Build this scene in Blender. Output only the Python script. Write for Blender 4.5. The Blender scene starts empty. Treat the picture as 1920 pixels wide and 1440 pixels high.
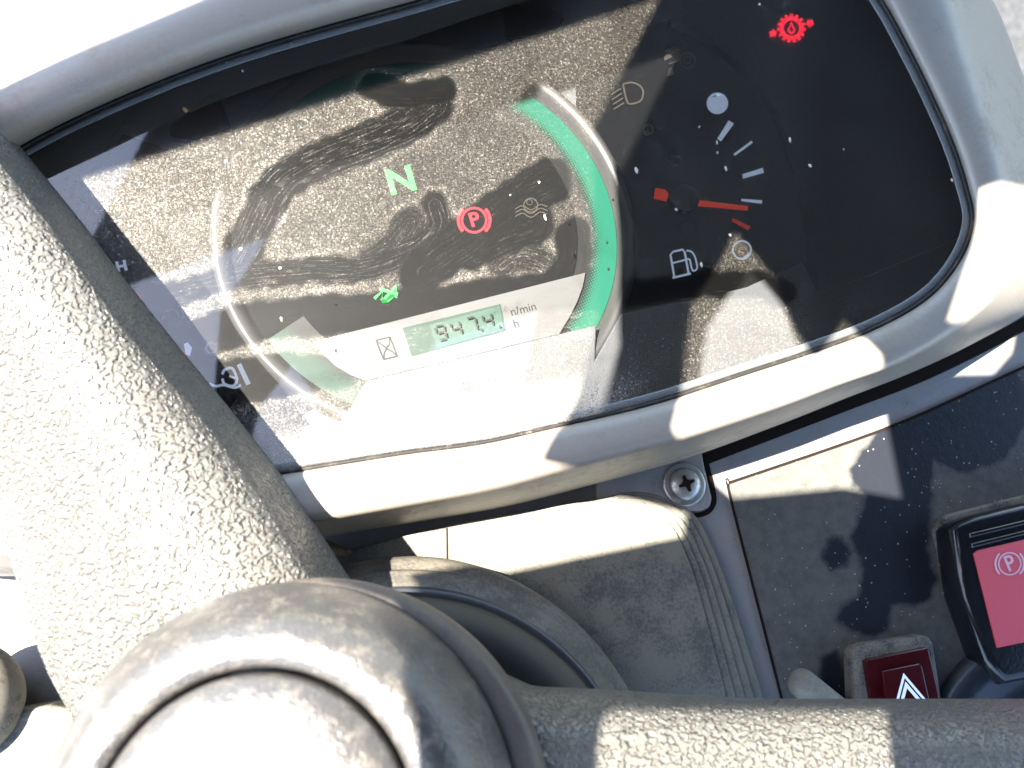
import bpy, bmesh, math, random
import numpy as np
from mathutils import Vector, Matrix
random.seed(4); rng = np.random.default_rng(7)
sc = bpy.context.scene
COL = sc.collection

# ------------------------------------------------------------------ camera
FPX, DIST = 1600.0, 0.27                       # focal length in photo pixels, distance to the dial
t_, a_ = math.radians(16), math.radians(60)    # the dash normal leans 16 degrees from the view axis
n_ = np.array([math.sin(t_)*math.cos(a_), math.sin(t_)*math.sin(a_), math.cos(t_)])
ex_ = np.array([1, 0, 0]) - n_*n_[0]; ex_ /= np.linalg.norm(ex_); ey_ = np.cross(n_, ex_)
RC = np.array([ex_, ey_, n_]); CP = RC @ np.array([0, 0, DIST])
cam = bpy.data.cameras.new('camera'); camo = bpy.data.objects.new('camera', cam); COL.objects.link(camo)
cam.sensor_width = 36; cam.lens = 36*FPX/1920; cam.clip_start = 0.01; cam.clip_end = 200
M = Matrix([list(RC[i]) + [CP[i]] for i in range(3)] + [[0, 0, 0, 1]]); camo.matrix_world = M
cam.dof.use_dof = True; cam.dof.focus_distance = 0.262; cam.dof.aperture_fstop = 14
sc.camera = camo
# ------------------------------------------------------------------ sky, sun, exposure
KS = np.array([-0.6, 0.09]); SUN = Vector((KS[0], KS[1], 1)).normalized()
w = bpy.data.worlds.new('World'); sc.world = w; w.use_nodes = True
nt = w.node_tree; bg = nt.nodes['Background']; sk = nt.nodes.new('ShaderNodeTexSky')
sk.sky_type = 'NISHITA'; sk.sun_disc = False; sk.dust_density = 0.8; sk.ozone_density = 0.3
sk.sun_elevation = math.asin(SUN.z); sk.sun_rotation = math.atan2(SUN.x, SUN.y)
nt.links.new(sk.outputs[0], bg.inputs[0]); bg.inputs[1].default_value = 0.10
sl = bpy.data.lights.new('sun', 'SUN'); sl.energy = 5.0; sl.angle = math.radians(0.5); sl.color = (1, 0.93, 0.82)
so = bpy.data.objects.new('sun', sl); COL.objects.link(so); so.rotation_euler = SUN.to_track_quat('Z', 'Y').to_euler()
so.location = SUN*3
sc.view_settings.view_transform = 'Standard'; sc.view_settings.look = 'None'
sc.view_settings.gamma = 1; sc.view_settings.use_curve_mapping = False
sc.view_settings.exposure = 3.2
sc.render.engine = 'CYCLES'; sc.cycles.max_bounces = 10; sc.cycles.transparent_max_bounces = 12
sc.cycles.use_denoising = True; sc.cycles.caustics_reflective = False; sc.cycles.caustics_refractive = False

# ------------------------------------------------------------------ helpers
def un(px, py, z):
    """photo pixel -> point of the place at height z millimetres over the dial"""
    d = RC @ np.array([(px-960)/FPX, -(py-720)/FPX, -1.0]); return CP + d*((z/1000 - CP[2])/d[2])
def pix(P):
    v = (np.asarray(P) - CP) @ RC; return 960 + FPX*v[..., 0]/-v[..., 2], 720 - FPX*v[..., 1]/-v[..., 2]
def W(pts, z): return [tuple(un(x, y, z)[:2]) for x, y in pts]
def mmpx(px, py, z): return float(np.linalg.norm(un(px+1, py, z) - un(px, py, z)))
def tag(o, label=None, cat=None, group=None, kind=None):
    if label: o['label'] = label
    if cat: o['category'] = cat
    if group: o['group'] = group
    if kind: o['kind'] = kind
    return o
def empty(name, loc, label, cat, group=None):
    o = bpy.data.objects.new(name, None); COL.objects.link(o); o.location = loc; o.empty_display_size = .02
    return tag(o, label, cat, group)
bpy.context.view_layer.update()
def link(name, me, mat=None, parent=None):
    o = bpy.data.objects.new(name, me); COL.objects.link(o)
    if mat is not None:
        me.materials.clear(); me.materials.append(mat)
    if parent is not None:
        o.parent = parent
        root = parent
        off = Vector((0, 0, 0))
        while root is not None: off += root.location; root = root.parent
        o.location = -off
    return o
def mesh(name, V, F, mat, parent=None, smooth=True):
    me = bpy.data.meshes.new(name); me.from_pydata([tuple(map(float, v)) for v in V], [], F); me.update()
    bm = bmesh.new(); bm.from_mesh(me); bmesh.ops.recalc_face_normals(bm, faces=bm.faces); bm.to_mesh(me); bm.free()
    if smooth:
        for p in me.polygons: p.use_smooth = True
    return link(name, me, mat, parent)
def shape(name, loops, z0, z1, mat, parent=None, bevel=0, smooth=False):
    """flat outline(s) in metres, first loop outer and the rest holes, from z0 to z1 millimetres"""
    cu = bpy.data.curves.new('c', 'CURVE'); cu.dimensions = '2D'; cu.fill_mode = 'BOTH'
    for L in loops:
        s = cu.splines.new('POLY'); s.points.add(len(L)-1); s.use_cyclic_u = True
        for i, p in enumerate(L): s.points[i].co = (p[0], p[1], 0, 1)
    h = (z1-z0)/2000; cu.extrude = max(h - bevel/1000, 1e-6)
    if bevel: cu.bevel_depth = bevel/1000; cu.bevel_resolution = 2; cu.offset = -bevel/1000
    to = bpy.data.objects.new('t', cu); COL.objects.link(to)
    dg = bpy.context.evaluated_depsgraph_get(); me = bpy.data.meshes.new_from_object(to.evaluated_get(dg))
    bpy.data.objects.remove(to); bpy.data.curves.remove(cu)
    me.name = name; zc = (z0+z1)/2000
    me.transform(Matrix.Translation((0, 0, zc)))
    for p in me.polygons: p.use_smooth = smooth
    return link(name, me, mat, parent)
def ribbon_loops(pts, wd):
    """outline of a stroke of width wd along pts (pixels)"""
    P = np.array(pts, float); n = len(P); T = np.gradient(P, axis=0) if n > 2 else np.array([P[1]-P[0]]*2)
    T /= np.linalg.norm(T, axis=1)[:, None]; N = np.c_[-T[:, 1], T[:, 0]]*wd/2
    return [tuple(p) for p in P+N] + [tuple(p) for p in (P-N)[::-1]]
def stroke(name, pts, wd, z, mat, parent, th=.12): return shape(name, [W(ribbon_loops(pts, wd), z)], z, z+th, mat, parent)
def circ(cx, cy, r, n=40, a0=0, a1=360, ry=None):
    return [(cx + r*math.cos(math.radians(a0+(a1-a0)*i/n)), cy + (ry or r)*math.sin(math.radians(a0+(a1-a0)*i/n))) for i in range(n if a1-a0 == 360 else n+1)]
def ringpx(name, cx, cy, r0, r1, z, mat, parent, th=.12): return shape(name, [W(circ(cx, cy, r1), z), W(circ(cx, cy, r0), z)], z, z+th, mat, parent)
def joinm(name, obs, parent):
    """join small prints into one mesh (one symbol)"""
    bm = bmesh.new(); mats = obs[0].data.materials[0]
    for o in obs:
        bm.from_mesh(o.data); me = o.data; bpy.data.objects.remove(o); bpy.data.meshes.remove(me)
    me = bpy.data.meshes.new(name); bm.to_mesh(me); bm.free()
    return link(name, me, mats, parent)
def text(name, s, px, py, hpx, z, mat, parent, ang=None, th=.12, shear=0, bold=0.0, xs=1.0):
    """writing centred on a photo pixel, hpx = cap height in pixels"""
    cu = bpy.data.curves.new('t', 'FONT'); cu.body = s; cu.align_x = 'CENTER'; cu.align_y = 'CENTER'
    k = mmpx(px, py, z); cu.size = hpx*k/0.69; cu.extrude = th/2000; cu.shear = shear; cu.offset = bold
    o = bpy.data.objects.new('t', cu); COL.objects.link(o)
    dg = bpy.context.evaluated_depsgraph_get(); me = bpy.data.meshes.new_from_object(o.evaluated_get(dg))
    bpy.data.objects.remove(o); bpy.data.curves.remove(cu)
    p = un(px, py, z); an = ANG if ang is None else ang
    me.transform(Matrix.Translation((p[0], p[1], z/1000+th/2000)) @ Matrix.Rotation(an, 4, 'Z') @ Matrix.Diagonal((xs, 1, 1, 1)))
    me.name = name
    return link(name, me, mat, parent)
def spline(P, per=8, closed=True):
    P = np.array(P, float); n = len(P); out = []
    rngs = range(n if closed else n-1)
    for i in rngs:
        g = lambda j: P[j % n] if closed else P[min(max(j, 0), n-1)]
        p0, p1, p2, p3 = g(i-1), g(i), g(i+1), g(i+2)
        for q in range(per):
            u = q/per
            out.append(.5*((2*p1) + (-p0+p2)*u + (2*p0-5*p1+4*p2-p3)*u*u + (-p0+3*p1-3*p2+p3)*u**3))
    if not closed: out.append(P[-1])
    return np.array(out)
def loft(name, loops, mat, parent=None, closed_u=True, cap=False, smooth=True):
    """loops: list of equally long point rings"""
    V = [v for L in loops for v in L]; n = len(loops[0]); F = []
    for i in range(len(loops)-1):
        for j in range(n if closed_u else n-1):
            k2 = (j+1) % n; F.append((i*n+j, i*n+k2, (i+1)*n+k2, (i+1)*n+j))
    if cap: F.append(tuple(range(n))[::-1]); F.append(tuple(range((len(loops)-1)*n, len(loops)*n)))
    return mesh(name, V, F, mat, parent, smooth)
def lathe(name, prof, center, axis, mat, parent=None, n=96):
    A = Vector(axis).normalized(); X = A.orthogonal().normalized(); Y = A.cross(X); c = Vector(center)
    loops = []
    for r, h in prof:
        loops.append([c + A*(h/1000) + (X*math.cos(2*math.pi*i/n) + Y*math.sin(2*math.pi*i/n))*(max(r, .02)/1000) for i in range(n)])
    return loft(name, loops, mat, parent)
def inpoly(x, y, poly):
    ins = np.zeros(x.shape, bool); n = len(poly)
    for i in range(n):
        x0, y0 = poly[i]; x1, y1 = poly[(i+1) % n]
        c = ((y0 > y) != (y1 > y)) & (x < (x1-x0)*(y-y0)/((y1-y0) or 1e-12) + x0); ins ^= c
    return ins
def sheet(name, poly, z, cell, mat, parent, attrs, dome=None):
    """fine sheet of quads inside an outline (metres), with painted float attributes attrs(px,py)->dict"""
    P = np.array(poly); x0, y0 = P.min(0); x1, y1 = P.max(0)
    nx, ny = int((x1-x0)/cell)+1, int((y1-y0)/cell)+1
    gx, gy = np.meshgrid(x0+np.arange(nx+1)*cell, y0+np.arange(ny+1)*cell)
    zz = np.full(gx.shape, z/1000) if dome is None else dome(gx, gy)
    V = np.stack([gx, gy, zz], -1).reshape(-1, 3)
    cx, cy = gx[:-1, :-1]+cell/2, gy[:-1, :-1]+cell/2
    keep = inpoly(cx, cy, poly)
    idx = np.arange((nx+1)*(ny+1)).reshape(ny+1, nx+1)
    F = np.stack([idx[:-1, :-1], idx[:-1, 1:], idx[1:, 1:], idx[1:, :-1]], -1)[keep]
    used = np.unique(F); remap = -np.ones(V.shape[0], int); remap[used] = np.arange(len(used)); F = remap[F]; V = V[used]
    me = bpy.data.meshes.new(name)
    me.vertices.add(len(V)); me.vertices.foreach_set('co', V.astype(np.float32).ravel())
    me.loops.add(F.size); me.loops.foreach_set('vertex_index', F.astype(np.int32).ravel())
    me.polygons.add(len(F)); me.polygons.foreach_set('loop_start', np.arange(0, F.size, 4, dtype=np.int32))
    me.polygons.foreach_set('use_smooth', np.ones(len(F), bool))
    me.update(calc_edges=True); me.validate()
    qx, qy = pix(V)
    for k, v in attrs(qx, qy).items():
        if v.ndim == 1:
            at = me.attributes.new(k, 'FLOAT', 'POINT'); at.data.foreach_set('value', v.astype(np.float32))
        else:
            at = me.attributes.new(k, 'FLOAT_VECTOR', 'POINT'); at.data.foreach_set('vector', v.astype(np.float32).ravel())
    return link(name, me, mat, parent)
def nearest(qx, qy, pts):
    """distance to, arc length along and signed side of a polyline"""
    P = np.array(pts, float); best = np.full(qx.shape, 1e9); along = np.zeros(qx.shape); side = np.zeros(qx.shape); acc = 0
    for i in range(len(P)-1):
        d = P[i+1]-P[i]; L = np.hypot(*d); d = d/L
        rx, ry = qx-P[i, 0], qy-P[i, 1]; t = np.clip(rx*d[0]+ry*d[1], 0, L)
        ex, ey = rx-d[0]*t, ry-d[1]*t; dist = np.hypot(ex, ey); m = dist < best
        best[m] = dist[m]; along[m] = (acc+t)[m]; side[m] = (np.sign(d[0]*ry-d[1]*rx)*dist)[m]; acc += L
    return best, along, side, acc
sst = lambda a, b, x: (lambda u: u*u*(3-2*u))(np.clip((x-a)/(b-a), 0, 1))
ANG = math.atan2(*(lambda d: (d[1], d[0]))(un(938, 570, 1)-un(755, 615, 1)))   # the way the writing on the dial runs

# ------------------------------------------------------------------ materials
def nodes(name):
    m = bpy.data.materials.new(name); m.use_nodes = True; t = m.node_tree
    return m, t, t.nodes['Principled BSDF'], t.nodes['Material Output']
def N(t, typ, **kw):
    n = t.nodes.new(typ)
    for k, v in kw.items():
        if k.startswith('i_'): n.inputs[k[2:]].default_value = v
        else: setattr(n, k, v)
    return n
def pbr(name, col, rough=.5, spec=.5, metal=0, bump=None, dust=None, grime=None, emis=None, coat=0, rvar=0):
    """bump=(scale per metre, depth m, kind), dust=(colour, amount, scale), grime=(colour, amount, scale)"""
    m, t, b, o = nodes(name); L = t.links.new
    b.inputs['Base Color'].default_value = (*col, 1); b.inputs['Roughness'].default_value = rough
    b.inputs['Specular IOR Level'].default_value = spec; b.inputs['Metallic'].default_value = metal
    b.inputs['Coat Weight'].default_value = coat; b.inputs['Coat Roughness'].default_value = .08
    geo = N(t, 'ShaderNodeNewGeometry'); src = None
    for lay in (grime, dust):
        if not lay: continue
        nz = N(t, 'ShaderNodeTexNoise', i_Scale=lay[2], i_Detail=8.0, i_Roughness=.7); L(geo.outputs['Position'], nz.inputs['Vector'])
        nf = N(t, 'ShaderNodeTexNoise', i_Scale=lay[2]*14, i_Detail=3.0); L(geo.outputs['Position'], nf.inputs['Vector'])
        ad = N(t, 'ShaderNodeMath', operation='MULTIPLY_ADD'); L(nf.outputs[0], ad.inputs[0]); ad.inputs[1].default_value = .45; L(nz.outputs[0], ad.inputs[2])
        mr = N(t, 'ShaderNodeMapRange'); mr.inputs[1].default_value = .95-lay[1]*.6; mr.inputs[2].default_value = 1.15-lay[1]*.6
        mr.inputs[4].default_value = min(1, lay[1]*1.6); L(ad.outputs[0], mr.inputs[0])
        mx = N(t, 'ShaderNodeMix', data_type='RGBA'); mx.inputs[7].default_value = (*lay[0], 1)
        if src is None: mx.inputs[6].default_value = (*col, 1)
        else: L(src, mx.inputs[6])
        L(mr.outputs[0], mx.inputs[0]); src = mx.outputs[2]
        if lay is dust:
            rr = N(t, 'ShaderNodeMapRange'); rr.inputs[3].default_value = rough; rr.inputs[4].default_value = max(rough, .75)
            L(mr.outputs[0], rr.inputs[0]); L(rr.outputs[0], b.inputs['Roughness'])
    if src is not None: L(src, b.inputs['Base Color'])
    if bump:
        if bump[2] == 'leather':
            v = N(t, 'ShaderNodeTexNoise', i_Scale=bump[0], i_Detail=.6, i_Distortion=.7)
            L(geo.outputs['Position'], v.inputs['Vector'])
            mr = N(t, 'ShaderNodeMapRange', interpolation_type='SMOOTHSTEP'); mr.inputs[1].default_value = .38; mr.inputs[2].default_value = .60; L(v.outputs[0], mr.inputs[0]); out = mr.outputs[0]
        else:
            v = N(t, 'ShaderNodeTexNoise', i_Scale=bump[0], i_Detail=3.0); out = v.outputs[0]; L(geo.outputs['Position'], v.inputs['Vector'])
        bp = N(t, 'ShaderNodeBump'); bp.inputs['Distance'].default_value = bump[1]; bp.inputs['Strength'].default_value = 1
        L(out, bp.inputs['Height']); L(bp.outputs[0], b.inputs['Normal'])
    if emis:
        b.inputs['Emission Color'].default_value = (*emis[0], 1); b.inputs['Emission Strength'].default_value = emis[1]
    return m
TAN = (.30, .255, .19)
MT = dict(
 silver=pbr('silver_paint', (.225, .20, .17), .42, .5, .12, bump=(2600, .00005, 'n'), dust=((.21, .165, .12), .36, 45), grime=((.13, .085, .05), .26, 110)),
 border=pbr('grey_border_paint', (.20, .20, .205), .5, .5, .1, bump=(1800, .0001, 'n'), dust=((.24, .21, .175), .45, 70), grime=((.11, .07, .045), .3, 120)),
 mask=pbr('charcoal_mask_plastic', (.085, .088, .096), .42, .5, 0, bump=(2600, .00016, 'n')),
 black=pbr('black_dial', (.0035, .0035, .004), .6, .12),
 gloss=pbr('gloss_black', (.008, .009, .011), .16, .5, 0, bump=(900, .00004, 'n'), dust=((.2, .18, .15), .06, 300)),
 ring=pbr('gauge_ring_satin', (.055, .054, .055), .42, .5, .1),
 ringdark=pbr('gauge_ring_dark', (.03, .028, .027), .35, .5),
 white=pbr('white_print', (.72, .74, .78), .6, emis=((.55, .72, 1), .045)), dim=pbr('unlit_print', (.032, .026, .021), .6),  # white print has a faint glow added where skylight left it dim
 redp=pbr('red_print', (.62, .055, .04), .55, emis=((1, .07, .03), .02)), redn=pbr('red_needle', (.70, .075, .05), .4, emis=((1, .07, .03), .03)),  # red print and needle get a small added glow too
 strip=pbr('silver_strip', (.115, .115, .118), .45, .5, .2, bump=(3500, .00006, 'n')),
 ink=pbr('black_ink', (.012, .012, .013), .6),
 lcd=pbr('lcd_reflector', (.038, .078, .062), .5), lcdd=pbr('lcd_border_shade', (.035, .06, .05), .4), seg=pbr('lcd_segment', (.01, .016, .014), .5),
 green_on=pbr('green_lamp', (.02, .16, .04), .5, emis=((.02, .62, .10), .12)), red_on=pbr('red_lamp', (.2, .01, .015), .5, emis=((1, .02, .05), .14)),
 leather=pbr('grained_wheel_plastic', (.092, .086, .075), .38, .6, 0, bump=(780, .0010, 'leather')),
 hub=pbr('hub_plastic', (.040, .038, .037), .30, .65, 0, bump=(1100, .00024, 'n'), dust=((.13, .117, .095), .38, 260)),
 flange=pbr('flange_plastic', (.05, .043, .037), .5, .5, 0, bump=(1200, .00005, 'n'), dust=((.085, .07, .055), .5, 90)),
 dish=pbr('black_collar', (.010, .011, .012), .4, .5, 0, dust=((.10, .09, .08), .16, 200)),
 lip=pbr('collar_lip', (.022, .024, .028), .45, .5, 0, dust=((.16, .14, .12), .16, 200)),
 skirt=pbr('dusty_collar_skirt', (.06, .055, .048), .7, .3, 0, dust=((.13, .115, .09), .55, 80)),
 cover=pbr('dusty_grey_cover', (.075, .076, .07), .75, .3, 0, bump=(1500, .0002, 'n'), dust=((.155, .145, .118), .62, 75)),
 groove=pbr('dark_gap', (.012, .008, .006), .9, .1),
 screw=pbr('zinc_screw', (.36, .36, .35), .35, .5, .8, bump=(900, .0001, 'n'), dust=((.27, .23, .17), .45, 250), grime=((.13, .07, .03), .3, 200)),
 rubber=pbr('dusty_rubber', (.05, .048, .042), .7, .3, 0, dust=((.18, .165, .13), .6, 130)),
 redlens=pbr('dark_red_switch', (.045, .002, .004), .2, .5, 0, dust=((.17, .13, .10), .14, 350)),
 pink=pbr('red_panel', (.55, .075, .095), .4, .4, 0, bump=(1500, .00003, 'n'), dust=((.3, .12, .12), .12, 400)),
 pinkp=pbr('pink_print', (.62, .36, .40), .5),
 knob=pbr('dark_knob', (.018, .021, .028), .3, .5, 0, bump=(1200, .00005, 'n'), dust=((.17, .15, .12), .16, 120)),
 stalk=pbr('grey_stalk', (.17, .155, .125), .65, .3, 0, dust=((.25, .22, .175), .5, 120)),
 brown=pbr('brown_stalk', (.13, .085, .05), .6, .3, 0, dust=((.22, .18, .13), .4, 300)),
 fleck=pbr('dry_fleck', (.42, .39, .32), .85, .2, 0, bump=(2500, .0003, 'n')), fleckd=pbr('mud_fleck', (.17, .11, .055), .9, .2, 0, bump=(2500, .0003, 'n')),
 shadow_plate=pbr('shadow_plate_dark', (.022, .018, .016), .8, .2), rubberline=pbr('black_gasket', (.014, .013, .012), .6, .3, 0, dust=((.2, .165, .12), .3, 200)),
 concrete=pbr('concrete', (.035, .036, .037), .9, .2, 0, bump=(60, .01, 'n'), dust=((.06, .062, .063), .45, 14)),
)
def lens_material():
    m, t, b, o = nodes('dusty_clear_lens'); L = t.links.new
    geo = N(t, 'ShaderNodeNewGeometry'); pos = geo.outputs['Position']
    cov = N(t, 'ShaderNodeAttribute', attribute_name='dust'); stk = N(t, 'ShaderNodeAttribute', attribute_name='wipe')
    sp = N(t, 'ShaderNodeSeparateXYZ'); L(stk.outputs['Vector'], sp.inputs[0])
    cb = N(t, 'ShaderNodeCombineXYZ'); 
    m1 = N(t, 'ShaderNodeMath', operation='MULTIPLY'); m1.inputs[1].default_value = .022; L(sp.outputs[0], m1.inputs[0])
    m2 = N(t, 'ShaderNodeMath', operation='MULTIPLY'); m2.inputs[1].default_value = .30; L(sp.outputs[1], m2.inputs[0])
    L(m1.outputs[0], cb.inputs[0]); L(m2.outputs[0], cb.inputs[1])
    sn = N(t, 'ShaderNodeTexNoise', i_Scale=1.0, i_Detail=4.0, i_Roughness=.65); L(cb.outputs[0], sn.inputs['Vector'])
    sr = N(t, 'ShaderNodeMapRange'); sr.inputs[1].default_value = .52; sr.inputs[2].default_value = .80; L(sn.outputs[0], sr.inputs[0])
    sw = N(t, 'ShaderNodeMath', operation='MULTIPLY'); L(sr.outputs[0], sw.inputs[0]); L(sp.outputs[2], sw.inputs[1])
    # blotchy density
    bl = N(t, 'ShaderNodeTexNoise', i_Scale=60.0, i_Detail=2.0); L(pos, bl.inputs['Vector'])
    br = N(t, 'ShaderNodeMapRange'); br.inputs[1].default_value = .3; br.inputs[2].default_value = .7; br.inputs[3].default_value = .8; br.inputs[4].default_value = 1.2; L(bl.outputs[0], br.inputs[0])
    c1 = N(t, 'ShaderNodeMath', operation='MULTIPLY'); L(cov.outputs['Fac'], c1.inputs[0]); L(br.outputs[0], c1.inputs[1])
    c2 = N(t, 'ShaderNodeMath', operation='ADD'); L(c1.outputs[0], c2.inputs[0]); L(sw.outputs[0], c2.inputs[1])
    def grain(scale, power):
        v = N(t, 'ShaderNodeTexVoronoi', i_Scale=scale); v.feature = 'F1'; L(pos, v.inputs['Vector'])
        wn = N(t, 'ShaderNodeTexWhiteNoise'); L(v.outputs['Color'], wn.inputs['Vector'])
        pw = N(t, 'ShaderNodeMath', operation='POWER'); L(wn.outputs['Value'], pw.inputs[0]); pw.inputs[1].default_value = power
        return pw.outputs[0]
    ga, gb = grain(3900, 3.0), grain(2300, 16.0)
    s1 = N(t, 'ShaderNodeMath', operation='MULTIPLY_ADD'); L(ga, s1.inputs[0]); s1.inputs[1].default_value = 1.15; s1.inputs[2].default_value = .22
    s2 = N(t, 'ShaderNodeMath', operation='MULTIPLY_ADD'); L(gb, s2.inputs[0]); s2.inputs[1].default_value = 1.7; L(s1.outputs[0], s2.inputs[2])
    gl = N(t, 'ShaderNodeMath', operation='MULTIPLY', use_clamp=True); L(s2.outputs[0], gl.inputs[0]); L(c2.outputs[0], gl.inputs[1])
    # clear plastic
    tr = N(t, 'ShaderNodeBsdfTransparent'); tr.inputs[0].default_value = (.94, .95, .95, 1)
    gs = N(t, 'ShaderNodeBsdfGlossy'); gs.inputs['Roughness'].default_value = .035
    fr = N(t, 'ShaderNodeFresnel', i_IOR=1.85)
    mg = N(t, 'ShaderNodeMixShader'); L(fr.outputs[0], mg.inputs[0]); L(tr.outputs[0], mg.inputs[1]); L(gs.outputs[0], mg.inputs[2])
    hz = N(t, 'ShaderNodeBsdfGlossy'); hz.inputs['Roughness'].default_value = .48
    mh = N(t, 'ShaderNodeMixShader'); mh.inputs[0].default_value = .009; L(mg.outputs[0], mh.inputs[1]); L(hz.outputs[0], mh.inputs[2])
    b.inputs['Base Color'].default_value = (.30, .272, .228, 1); b.inputs['Roughness'].default_value = .42; b.inputs['Specular IOR Level'].default_value = .8
    md = N(t, 'ShaderNodeMixShader'); L(gl.outputs[0], md.inputs[0]); L(mh.outputs[0], md.inputs[1]); L(b.outputs[0], md.inputs[2])
    L(md.outputs[0], o.inputs['Surface']); return m
def rim_material():
    m, t, b, o = nodes('clear_lens_edge'); L = t.links.new
    b.inputs['Base Color'].default_value = (.16, .17, .17, 1); b.inputs['Roughness'].default_value = .14
    tr = N(t, 'ShaderNodeBsdfTransparent'); mx = N(t, 'ShaderNodeMixShader'); mx.inputs[0].default_value = .55
    L(tr.outputs[0], mx.inputs[1]); L(b.outputs[0], mx.inputs[2]); L(mx.outputs[0], o.inputs['Surface']); return m
def band_material(c, shade_k=1.0):
    """green band printed in dots that fade towards the middle of the dial"""
    m, t, b, o = nodes('green_dot_print'); L = t.links.new
    geo = N(t, 'ShaderNodeNewGeometry'); mp = N(t, 'ShaderNodeVectorMath', operation='SUBTRACT'); mp.inputs[1].default_value = (c[0], c[1], 0)
    L(geo.outputs['Position'], mp.inputs[0]); sp = N(t, 'ShaderNodeSeparateXYZ'); L(mp.outputs[0], sp.inputs[0])
    fl = N(t, 'ShaderNodeCombineXYZ'); L(sp.outputs[0], fl.inputs[0]); L(sp.outputs[1], fl.inputs[1])
    ln = N(t, 'ShaderNodeVectorMath', operation='LENGTH'); L(fl.outputs[0], ln.inputs[0])
    mr = N(t, 'ShaderNodeMapRange', interpolation_type='SMOOTHSTEP'); mr.inputs[1].default_value = .0505; mr.inputs[2].default_value = .0604; L(ln.outputs['Value'], mr.inputs[0])
    rot = N(t, 'ShaderNodeVectorRotate', rotation_type='Z_AXIS'); rot.inputs['Angle'].default_value = math.radians(45)+ANG; L(fl.outputs[0], rot.inputs['Vector'])
    s2 = N(t, 'ShaderNodeSeparateXYZ'); L(rot.outputs[0], s2.inputs[0]); sn = []
    for k in (0, 1):
        mu = N(t, 'ShaderNodeMath', operation='MULTIPLY'); mu.inputs[1].default_value = 2*math.pi/.00085; L(s2.outputs[k], mu.inputs[0])
        si = N(t, 'ShaderNodeMath', operation='SINE'); L(mu.outputs[0], si.inputs[0]); sn.append(si)
    pr = N(t, 'ShaderNodeMath', operation='ADD'); L(sn[0].outputs[0], pr.inputs[0]); L(sn[1].outputs[0], pr.inputs[1])
    sc_ = N(t, 'ShaderNodeMath', operation='MULTIPLY_ADD'); sc_.inputs[1].default_value = .22; sc_.inputs[2].default_value = .5; L(pr.outputs[0], sc_.inputs[0])
    th = N(t, 'ShaderNodeMath', operation='MULTIPLY_ADD'); L(mr.outputs[0], th.inputs[0]); th.inputs[1].default_value = 1.35; th.inputs[2].default_value = -.12
    df = N(t, 'ShaderNodeMath', operation='SUBTRACT'); L(th.outputs[0], df.inputs[0]); L(sc_.outputs[0], df.inputs[1])
    st = N(t, 'ShaderNodeMapRange'); st.inputs[1].default_value = -.1; st.inputs[2].default_value = .1; L(df.outputs[0], st.inputs[0])
    mx = N(t, 'ShaderNodeMix', data_type='RGBA'); mx.inputs[6].default_value = (.0035, .0035, .004, 1); mx.inputs[7].default_value = (.0012*shade_k, .085*shade_k, .052*shade_k, 1)
    L(st.outputs[0], mx.inputs[0]); L(mx.outputs[2], b.inputs['Base Color']); b.inputs['Roughness'].default_value = .5; return m
def panel_material():
    m, t, b, o = nodes('dusty_dark_panel'); L = t.links.new
    geo = N(t, 'ShaderNodeNewGeometry'); at = N(t, 'ShaderNodeAttribute', attribute_name='dust')
    nz = N(t, 'ShaderNodeTexNoise', i_Scale=240.0, i_Detail=9.0, i_Roughness=.75); L(geo.outputs['Position'], nz.inputs['Vector'])
    ad = N(t, 'ShaderNodeMath', operation='MULTIPLY_ADD'); L(nz.outputs[0], ad.inputs[0]); ad.inputs[1].default_value = .9; L(at.outputs['Fac'], ad.inputs[2])
    mr = N(t, 'ShaderNodeMapRange'); mr.inputs[1].default_value = .72; mr.inputs[2].default_value = 1.25; L(ad.outputs[0], mr.inputs[0])
    v = N(t, 'ShaderNodeTexVoronoi', i_Scale=2600.0); L(geo.outputs['Position'], v.inputs['Vector']); wn = N(t, 'ShaderNodeTexWhiteNoise'); L(v.outputs['Color'], wn.inputs['Vector'])
    lt = N(t, 'ShaderNodeMath', operation='LESS_THAN'); L(wn.outputs['Value'], lt.inputs[0]); lt.inputs[1].default_value = .003
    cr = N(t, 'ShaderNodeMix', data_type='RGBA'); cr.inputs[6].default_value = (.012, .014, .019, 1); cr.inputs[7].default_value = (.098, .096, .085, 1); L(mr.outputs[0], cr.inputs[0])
    c2 = N(t, 'ShaderNodeMix', data_type='RGBA'); L(lt.outputs[0], c2.inputs[0]); L(cr.outputs[2], c2.inputs[6]); c2.inputs[7].default_value = (.3, .28, .25, 1)
    L(c2.outputs[2], b.inputs['Base Color'])
    rr = N(t, 'ShaderNodeMapRange'); rr.inputs[3].default_value = .36; rr.inputs[4].default_value = .85; L(mr.outputs[0], rr.inputs[0]); L(rr.outputs[0], b.inputs['Roughness']); b.inputs['Specular IOR Level'].default_value = .22
    bp = N(t, 'ShaderNodeBump'); bp.inputs['Distance'].default_value = .00025; L(nz.outputs[0], bp.inputs['Height']); L(bp.outputs[0], b.inputs['Normal']); return m

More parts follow.
